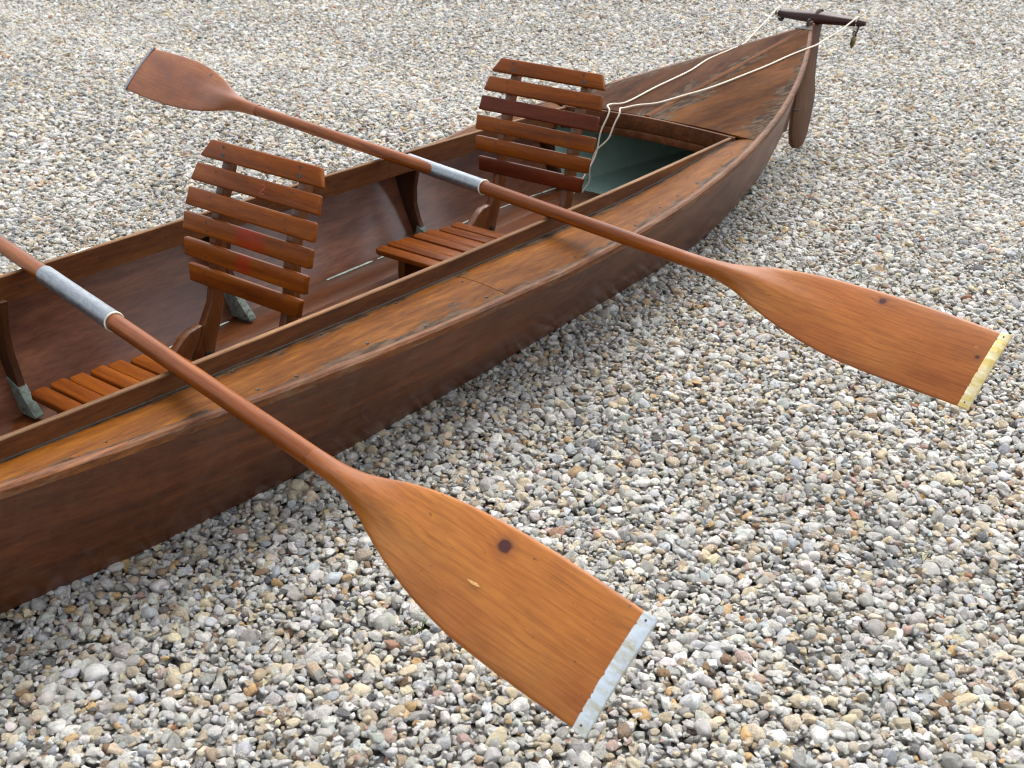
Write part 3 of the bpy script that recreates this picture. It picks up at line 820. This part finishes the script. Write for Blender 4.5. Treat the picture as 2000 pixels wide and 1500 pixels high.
# small painted red figure on the second slat of the nearer seat
pz, nz_ = SL[0], SL[2]
T = Vector((pz[0] - nz_[0], 0, pz[1] - nz_[1])).normalized(); N = Vector((-T.z, 0, T.x))
cc = Vector((SL[1][0], -0.030, SL[1][1] + 0.375 - FZ)) + N * 0.0084
def stroke(pts2, w):
    v, f = [], []
    for i, (x, y) in enumerate(pts2):
        p0 = pts2[max(i - 1, 0)]; p1 = pts2[min(i + 1, len(pts2) - 1)]
        d = Vector((p1[0] - p0[0], p1[1] - p0[1])).normalized(); n2 = Vector((-d.y, d.x)) * w
        for sg in (-1, 1):
            v.append(cc + Vector((0, -(x + sg * n2.x), 0)) + T * (y + sg * n2.y))
    for i in range(len(pts2) - 1): f.append((2 * i, 2 * i + 1, 2 * i + 3, 2 * i + 2))
    return v, f
two = [(-.006, .006), (-.003, .010), (.002, .010), (.005, .006), (.003, .001), (-.002, -.004), (-.006, -.009), (.000, -.0085), (.007, -.009)]
v, f = stroke(two, 0.0011)
mesh_obj("painted_figure", v, f, M_mark, sA)

# ---------------------------------------------------------------- paddles
RS = 0.0168
def prof_w(s):   # blade half width, s measured from the sleeve centre, near half
    return lerp(s, [0.82, 0.88, 0.93, 0.97, 1.01, 1.05, 1.10, 1.16, 1.24, 1.32, 1.40, 1.48, 1.56],
                   [0.0165, 0.0175, 0.0225, 0.031, 0.044, 0.0545, 0.0650, 0.0735, 0.0800, 0.0812, 0.0800, 0.0775, 0.0750])
def make_blade(name, L, mat, root, sign, guard_mat, s0=0.82, scale_w=1.0, cut=0.0):
    rings = []
    ns = 60
    for i in range(ns + 1):
        s = s0 + (L - 0.012 - s0) * i / ns
        q = 0.82 + (s - s0) * (1.50 - 0.82) / (L - s0)
        ql = [prof_w(q + d) for d in (-0.02, -0.01, 0, 0.01, 0.02)]
        w = sum(ql) / 5 * scale_w
        k = float(sstep((q - 0.86) / 0.30))
        tc_ = RS * 0.985 * (1 - k) + 0.0042 * k
        ridge = 0.010 * float(sstep((q - 0.84) / 0.1)) * (1 - float(sstep((q - 0.92) / 0.36)))
        yc = -0.009 * float(sstep((q - 0.95) / 0.3)) * sign
        ring = []
        n = 32
        for j in range(n):
            t = 2 * math.pi * j / n
            cx, sx = math.cos(t), math.sin(t)
            pw = 1 - 0.45 * k
            y = w * math.copysign(abs(cx) ** (1 - 0.15 * k), cx)
            z = tc_ * math.copysign(abs(sx) ** pw, sx)
            z += math.copysign(ridge * math.exp(-(y / (0.010 + 0.35 * w * (1 - k) + 0.006)) ** 2) * abs(sx), sx)
            z += -0.004 * k * (y / 0.08) ** 2   # slightly spooned
            ring.append((sign * s, y + yc, z))
        rings.append(ring)
    b = loft(name, rings, mat, root, smooth=True, autosmooth=55)
    # folded metal guard over the end
    we = prof_w(1.5) * scale_w; yc = -0.009 * sign
    se = L
    rj = random.Random(3 if sign > 0 else 5)
    n = 70; gv = []; gf = []; notch = {rj.randint(2, 68): rj.uniform(0.001, 0.0028) for _ in range(9)}
    for face, zf in ((0, 0.0056), (1, -0.0056)):
        for i in range(n + 1):
            y = -we - 0.001 + (2 * we + 0.002) * i / n
            inner = se - 0.0190 + rj.uniform(-0.0003, 0.0003) + notch.get(i, 0) 
            sag = -0.004 * (y / 0.08) ** 2
            for (sx, zz) in ((inner, zf * 0.92), (se - 0.006, zf), (se, zf * 0.35)):
                gv.append((sign * sx, y + yc, zz + sag + rj.uniform(-0.00025, 0.00025)))
    m = 3
    for face in (0, 1):
        o0 = face * (n + 1) * m
        for i in range(n):
            for k in range(m - 1):
                a_ = o0 + i * m + k; q4 = (a_, a_ + 1, a_ + m + 1, a_ + m); gf.append(q4)
    o1 = (n + 1) * m
    for i in range(n): gf.append((i * m + 2, (i + 1) * m + 2, o1 + (i + 1) * m + 2, o1 + i * m + 2))
    for i in (0, n):
        for k in range(m - 1): gf.append((i * m + k, i * m + k + 1, o1 + i * m + k + 1, o1 + i * m + k))
    gd = mesh_obj("tip_guard", gv, gf, guard_mat, root, smooth=True, autosmooth=35)
    gd['label'] = 'yellow brass tip guard' if guard_mat is M_brass else 'pale tin tip guard'
    riv = []
    for y in (-we + 0.008, we - 0.008):
        for zz, nn in ((0.0050, 1), (-0.0054, -1)):
            riv.append(((sign * (se - 0.010), y + yc, zz - 0.004 * (y / 0.08) ** 2), (0, 0, nn), 0.0018, 0.0012))
    discs("rivets", riv, M_iron, gd)
    return b
def make_paddle(root, Ln, Lf, near_mat, far_mat, guard, kink, far_scale=1.0, sleeve_half=0.157):
    """root local: +x runs along the near half"""
    n = 20
    # near half
    def shaft(sg, parent, Lh, L):
        xs_ = [0.10, 0.2, 0.4, 0.6, Lh]
        rings = []
        for i in range(26):
            x = 0.02 + (Lh - 0.02) * i / 25
            r = RS * (1.0 - 0.02 * (x / Lh))
            rings.append([(sg * x, r * math.cos(2 * math.pi * j / n), r * math.sin(2 * math.pi * j / n)) for j in range(n)])
        return loft("shaft", rings, M_shaft, parent, smooth=True, autosmooth=55)
    shaft(1, root, 0.822, Ln)
    make_blade("blade", Ln, near_mat, root, 1, guard)
    # far half, a hair out of line at the ferrule joint: bake the bend into the meshes
    objs = [shaft(-1, root, 0.822 * Lf / Ln, Lf), make_blade("blade", Lf, far_mat, root, -1, M_galv, s0=0.82 * Lf / Ln, scale_w=far_scale)]
    gs = [o for o in root.children if o.name.startswith("tip_guard")][-1]
    objs += [gs] + list(gs.children)
    for o in objs:
        for v in o.data.vertices: v.co = kink @ v.co
    # steel sleeve with turned lips
    rings = []
    sh = sleeve_half
    for x, r in ((-sh, 0.0176), (-sh + .001, 0.0194), (-sh + .004, 0.0196), (-0.05, 0.0193), (0.06, 0.0195), (sh - .004, 0.0197), (sh - .0008, 0.0202), (sh, 0.0192), (sh, 0.0172)):
        rings.append([(x, r * math.cos(2 * math.pi * j / 28), r * math.sin(2 * math.pi * j / 28)) for j in range(28)])
    sl = loft("metal_sleeve", rings, M_galv, root, smooth=True, caps=False, autosmooth=50)
    rings = [[(sh + x, r * math.cos(2 * math.pi * j / 28), r * math.sin(2 * math.pi * j / 28)) for j in range(28)] for x, r in ((0.0002, 0.0168), (0.0012, 0.0192), (0.0006, 0.0199), (-0.0015, 0.0203))]
    loft("sleeve_lip", rings, M_ring, sl, smooth=True, caps=False)

def paddle_matrix(S, D, phi):
    """boat-local sleeve centre S, direction D of the near half, blade tilt phi"""
    D = Vector(D).normalized()
    h = Vector((0, 0, 1)).cross(D).normalized(); u = D.cross(h)
    w = h * math.cos(phi) + u * math.sin(phi); nn = D.cross(w)
    M = Matrix((( D.x, w.x, nn.x, S[0]), (D.y, w.y, nn.y, S[1]), (D.z, w.z, nn.z, S[2]), (0, 0, 0, 1)))
    B = Matrix.Translation((BX, BY, 0)) @ Matrix.Rotation(YAW, 4, 'Z')
    return B @ M, M
p1 = empty("double_paddle", (0, 0, 0), 0, "nearest double-bladed paddle with pale tin tip, knot in its big blade", "paddle", "double-bladed paddles laid across the cockpit")
Mw, Ml = paddle_matrix((-0.374, 0.060, 0.352), (-0.183, -0.983, 0.004), R(43))
p1.matrix_world = Mw
make_paddle(p1, 1.445, 1.50, M_blade1, M_blade3, M_tin, Matrix.Identity(3))
p2 = empty("double_paddle", (0, 0, 0), 0, "farther double-bladed paddle with yellow brass tip, behind the nearer seat", "paddle", "double-bladed paddles laid across the cockpit")
Mw2, Ml2 = paddle_matrix((0.726, 0.063, 0.3245), (-0.190, -0.982, 0.005), R(43))
p2.matrix_world = Mw2
# bend so that the far half points along (0.12, 0.993, 0.017)
dl = Ml2.to_3x3().inverted() @ Vector((0.12, 0.993, 0.017)).normalized()
kink = Vector((-1, 0, 0)).rotation_difference(dl).to_matrix()
make_paddle(p2, 1.525, 1.55, M_blade2, M_blade3, M_brass, kink, far_scale=1.12)
# splintered chip on the near blade
def chipmesh(root, x, y, L, W, z):
    v = [(x - L, y - W * .2, z), (x - L * .3, y + W * .6, z + .0003), (x + L * .4, y + W, z), (x + L, y + W * .3, z), (x + L * .5, y - W * .5, z + .0003), (x - L * .2, y - W, z)]
    return mesh_obj("splintered_patch", v, [(0, 1, 2, 3, 4, 5)], M_chip, root)

chipmesh(p1, 1.200, -0.016, 0.013, 0.0022, 0.0066)

# ---------------------------------------------------------------- gravel: geometry-nodes instances of pebble meshes
rng = np.random.default_rng(11)
pc = bpy.data.collections.new("pebble_shapes")
def pebble_material():
    w = NT("pebble")
    at = w.n("ShaderNodeAttribute", _attribute_type='INSTANCER', _attribute_name='tint')
    av = w.n("ShaderNodeAttribute", _attribute_type='INSTANCER', _attribute_name='vary')
    tc = w.n("ShaderNodeTexCoord")
    cx = w.n("ShaderNodeCombineXYZ")
    k = w.math('MULTIPLY', av.outputs['Fac'], 53.0)
    for i in range(3): w.l(k, cx.inputs[i])
    vec = w.map(tc.outputs['Object'], (1, 1, 1), cx.outputs[0])
    n1 = w.noise(vec, 1.3, 4, 0.65, 0.6)
    n2 = w.noise(vec, 6.0, 4, 0.7)
    n3 = w.noise(vec, 16.0, 2, 0.6)
    c = w.mix(1.0, at.outputs['Color'], w.ramp(n1, [(0.32, 0.72), (0.50, 1.0), (0.70, 1.25)]), 'MULTIPLY')
    # mottling differs from stone to stone
    amt = w.ramp(w.math('FRACT', w.math('MULTIPLY', av.outputs['Fac'], 7.13)), [(0.25, 0.15), (0.75, 1.0)])
    patch = w.math('MULTIPLY', w.ramp(n2, [(0.49, 0.0), (0.56, 1.0)]), amt)
    alt = w.ramp(w.math('FRACT', w.math('MULTIPLY', av.outputs['Fac'], 3.7)), [(0.0, (0.26, 0.24, 0.21)), (0.35, (0.84, 0.82, 0.77)), (0.6, (0.74, 0.70, 0.62)), (0.8, (0.50, 0.36, 0.20)), (1.0, (0.36, 0.37, 0.39))])
    c = w.mix(w.math('MULTIPLY', patch, 0.7), c, alt)
    c = w.mix(w.math('MULTIPLY', w.ramp(n3, [(0.61, 0.0), (0.69, 1.0)]), w.math('MULTIPLY', amt, 0.55)), c, (0.17, 0.155, 0.14))
    w.set(col=c, rough=0.58, spec=0.45)
    w.bump(w.math('ADD', n2, w.math('MULTIPLY', n3, 0.6)), 0.6, 0.2)
    return w.m
M_peb = pebble_material()
NSHAPE = 18
for i in range(NSHAPE):
    bm = bmesh.new()
    r_ = random.Random(100 + i)
    if i % 2 == 1:   # angular chips
        pts = []
        for k in range(r_.randint(11, 17)):
            v = Vector((r_.gauss(0, 1), r_.gauss(0, 1), r_.gauss(0, 1))).normalized() * r_.uniform(0.85, 1.05)
            pts.append(bm.verts.new(v))
        res = bmesh.ops.convex_hull(bm, input=pts)
        bmesh.ops.delete(bm, geom=[g_ for g_ in res['geom_interior'] if isinstance(g_, bmesh.types.BMVert)], context='VERTS')
        bmesh.ops.bevel(bm, geom=list(bm.edges) , offset=0.10, segments=1, affect='EDGES', clamp_overlap=True)
        bmesh.ops.subdivide_edges(bm, edges=[e for e in bm.edges if e.calc_length() > 0.5], cuts=1, use_grid_fill=True)
    else:
        bmesh.ops.create_icosphere(bm, subdivisions=3, radius=1)
    off = Vector((r_.uniform(-50, 50), r_.uniform(-50, 50), r_.uniform(-50, 50)))
    cuts = [(Vector((r_.gauss(0, 1), r_.gauss(0, 1), r_.gauss(0, 1))).normalized(), r_.uniform(0.55, 0.9)) for _ in range(r_.randint(2, 6))]
    for v in bm.verts:
        p = v.co.copy()
        k = 1 + 0.34 * mnoise.noise(p * 0.9 + off) + 0.2 * mnoise.noise(p * 2.1 + off) + (0.07 * mnoise.noise(p * 5 + off) if i % 3 else 0.02 * mnoise.noise(p * 5 + off))
        p *= k
        if i % 2 == 0:
            for cn, cd in cuts:
                d = p.dot(cn)
                if d > cd: p -= cn * (d - cd) * 0.85
        v.co = p
    me = bpy.data.meshes.new("pebble"); bm.to_mesh(me); bm.free()
    for p in me.polygons: p.use_smooth = True
    if i % 2 == 1:
        for p in me.polygons: p.use_smooth = True
        me.set_sharp_from_angle(angle=R(38))
    me.materials.append(M_peb)
    pc.objects.link(bpy.data.objects.new("pebble_shape", me))

def hull_mask(x, y, margin=0.0):
    a = (x - BX) * ax[0] + (y - BY) * ax[1]; l = (x - BX) * ay[0] + (y - BY) * ay[1]
    cb_ = np.interp(a, CA, CB, left=0, right=0)
    zb = np.interp(a, CA, CZ)
    return (np.abs(l) < cb_ - margin) & (a < 2.1)
def layer(x0, x1, y0, y1, pitch, jit, zc, zj, smin, smed, sig, smax, fov=None):
    nx = int((x1 - x0) / pitch); ny = int((y1 - y0) / pitch)
    X, Y = np.meshgrid(np.arange(nx), np.arange(ny), indexing='ij')
    X = x0 + (X + 0.5 * (Y % 2)) * pitch + rng.uniform(-jit, jit, X.shape) * pitch
    Y = y0 + Y * pitch + rng.uniform(-jit, jit, Y.shape) * pitch
    X = X.ravel(); Y = Y.ravel()
    # keep a generous wedge around the view, wider than the frame
    keep = np.abs(X) < 1.0 + Y * 0.60
    X, Y = X[keep], Y[keep]
    keep = ~hull_mask(X, Y, 0.02); X, Y = X[keep], Y[keep]
    n = len(X)
    s = np.clip(smed * np.exp(rng.normal(0, sig, n)), smin, smax)
    el = rng.uniform(0.72, 1.35, n); fl = rng.uniform(0.45, 0.78, n)
    sc = np.stack([s * el, s / np.sqrt(el), s * fl], 1)
    Z = ground_h(X, Y) + zc + rng.uniform(-zj, zj, n) - sc[:, 2] * 0.3
    # next to the hull stones stay below its skin
    rot = np.stack([rng.normal(0, 0.38, n), rng.normal(0, 0.38, n), rng.uniform(0, 2 * math.pi, n)], 1)
    return np.stack([X, Y, Z], 1), sc, rot
parts = [
    layer(-4.9, 5.6, 0.25, 7.9, 0.0150, 0.42, -0.0115, 0.003, 0.0034, 0.0084, 0.27, 0.0155),    # bed of stones
    layer(-4.2, 5.0, 0.4, 6.2, 0.0190, 0.50, -0.0045, 0.0028, 0.0044, 0.0094, 0.31, 0.0185),    # upper stones
    layer(-5.4, 6.2, 5.9, 9.4, 0.0250, 0.50, -0.0050, 0.003, 0.0055, 0.0110, 0.28, 0.020),
    layer(-2.6, 3.4, 0.4, 3.8, 0.0150, 0.5, -0.0050, 0.004, 0.0022, 0.0048, 0.25, 0.0075),      # grit between
    layer(-4.2, 5.2, 0.4, 7.2, 0.125, 0.5, -0.0005, 0.002, 0.0085, 0.0122, 0.18, 0.018),           # a few bigger ones on top
]
P = np.concatenate([p[0] for p in parts]); S_ = np.concatenate([p[1] for p in parts]); RO = np.concatenate([p[2] for p in parts])
n = len(P)
print("pebbles", n)
pal = np.array([[0.56, 0.552, 0.525], [0.66, 0.65, 0.615], [0.43, 0.425, 0.40], [0.78, 0.765, 0.72], [0.90, 0.885, 0.845], [0.45, 0.475, 0.50], [0.64, 0.665, 0.69],
                [0.70, 0.60, 0.45], [0.55, 0.45, 0.32], [0.68, 0.46, 0.24], [0.29, 0.185, 0.11], [0.11, 0.11, 0.117], [0.46, 0.23, 0.14], [0.58, 0.40, 0.34], [0.82, 0.72, 0.53]])
wts = np.array([15, 16, 7, 13, 15, 5, 6, 10, 6.5, 1.9, 3.0, 1.3, 0.5, 1.2, 4.5]); wts = wts / wts.sum()
idx = rng.choice(len(pal), n, p=wts)
tint = pal[idx] * rng.uniform(0.82, 1.25, (n, 1)) * (1 + rng.normal(0, 0.02, (n, 3)))
# faintly dustier and cleaner areas of the drive
px_, py_ = P[:, 0], P[:, 1]
low = np.sin(px_ * 2.3 + 1.1 * np.sin(py_ * 1.7)) * np.cos(py_ * 2.9 + 0.8 * np.sin(px_ * 2.1)) + 0.6 * np.sin(px_ * 6.1 + py_ * 4.3)
tint = tint * (0.95 + 0.045 * low)[:, None] * np.array([1.0, 0.992 , 0.975])
tint = tint.mean(1, keepdims=True) + (tint - tint.mean(1, keepdims=True)) * 1.12
tint = np.clip(tint * 0.95, 0.03, 0.92)
me = bpy.data.meshes.new("gravel"); me.vertices.add(n)
me.vertices.foreach_set("co", P.astype(np.float32).ravel())
def attr(nm, typ, arr, key):
    a = me.attributes.new(nm, typ, 'POINT'); a.data.foreach_set(key, arr.ravel())
attr("psize", 'FLOAT_VECTOR', S_.astype(np.float32), "vector")
attr("prot", 'FLOAT_VECTOR', RO.astype(np.float32), "vector")
attr("kind_i", 'INT', rng.integers(0, NSHAPE, n).astype(np.int32), "value")
attr("tint", 'FLOAT_COLOR', np.concatenate([tint, np.ones((n, 1))], 1).astype(np.float32), "color")
attr("vary", 'FLOAT', rng.uniform(0, 1, n).astype(np.float32), "value")
gravel = bpy.data.objects.new("gravel", me); link(gravel)
tag(gravel, "loose rounded grey, white and tan gravel covering the ground", "gravel", kind='stuff')
ng = bpy.data.node_groups.new("gravel_nodes", 'GeometryNodeTree')
ng.interface.new_socket("Geometry", in_out='INPUT', socket_type='NodeSocketGeometry')
ng.interface.new_socket("Geometry", in_out='OUTPUT', socket_type='NodeSocketGeometry')
gi = ng.nodes.new('NodeGroupInput'); go = ng.nodes.new('NodeGroupOutput')
iop = ng.nodes.new('GeometryNodeInstanceOnPoints'); ci = ng.nodes.new('GeometryNodeCollectionInfo')
ci.inputs['Collection'].default_value = pc; ci.inputs['Separate Children'].default_value = True; ci.inputs['Reset Children'].default_value = True
def na(nm, dt):
    q = ng.nodes.new('GeometryNodeInputNamedAttribute'); q.data_type = dt; q.inputs['Name'].default_value = nm; return q.outputs[0]
e2r = ng.nodes.new('FunctionNodeEulerToRotation')
ng.links.new(na("prot", 'FLOAT_VECTOR'), e2r.inputs[0])
ng.links.new(gi.outputs[0], iop.inputs['Points']); ng.links.new(ci.outputs[0], iop.inputs['Instance'])
iop.inputs['Pick Instance'].default_value = True
ng.links.new(na("kind_i", 'INT'), iop.inputs['Instance Index'])
ng.links.new(e2r.outputs[0], iop.inputs['Rotation']); ng.links.new(na("psize", 'FLOAT_VECTOR'), iop.inputs['Scale'])
ng.links.new(iop.outputs[0], go.inputs[0])
md = gravel.modifiers.new("gravel", 'NODES'); md.node_group = ng
me.materials.append(M_peb)

# ---------------------------------------------------------------- grass sprigs poking through the gravel
M_grass = plain("grass_green", (0.06, 0.12, 0.03), 0.6, 0.4)
gs_ = random.Random(5); v, f = [], []
spots = [(0.97, 3.05), (0.20, 1.60), (-0.16, 1.52), (0.75, 1.75), (1.7, 3.0), (-0.75, 4.4), (-0.1, 4.9), (2.2, 4.2)]
for (x, y) in spots:
    for k in range(gs_.randint(5, 9)):
        t = gs_.uniform(0, 6.28); L = gs_.uniform(0.012, 0.028); w = 0.0009
        bx_, by_ = x + gs_.uniform(-.012, .012), y + gs_.uniform(-.012, .012); z0 = float(ground_h(bx_, by_)) - 0.004
        d = Vector((math.cos(t), math.sin(t), 0)); sd_ = Vector((-d.y, d.x, 0)) * w
        b0 = Vector((bx_, by_, z0)); m_ = b0 + d * L * 0.35 + Vector((0, 0, L * 0.7)); tp = b0 + d * L * 0.9 + Vector((0, 0, L))
        i0 = len(v); v += [b0 - sd_, b0 + sd_, m_ + sd_, m_ - sd_, tp]; f += [(i0, i0 + 1, i0 + 2, i0 + 3), (i0 + 3, i0 + 2, i0 + 4)]
gr = mesh_obj("grass", v, f, M_grass); tag(gr, "tiny green grass sprigs growing up between the stones", "grass", kind='stuff')
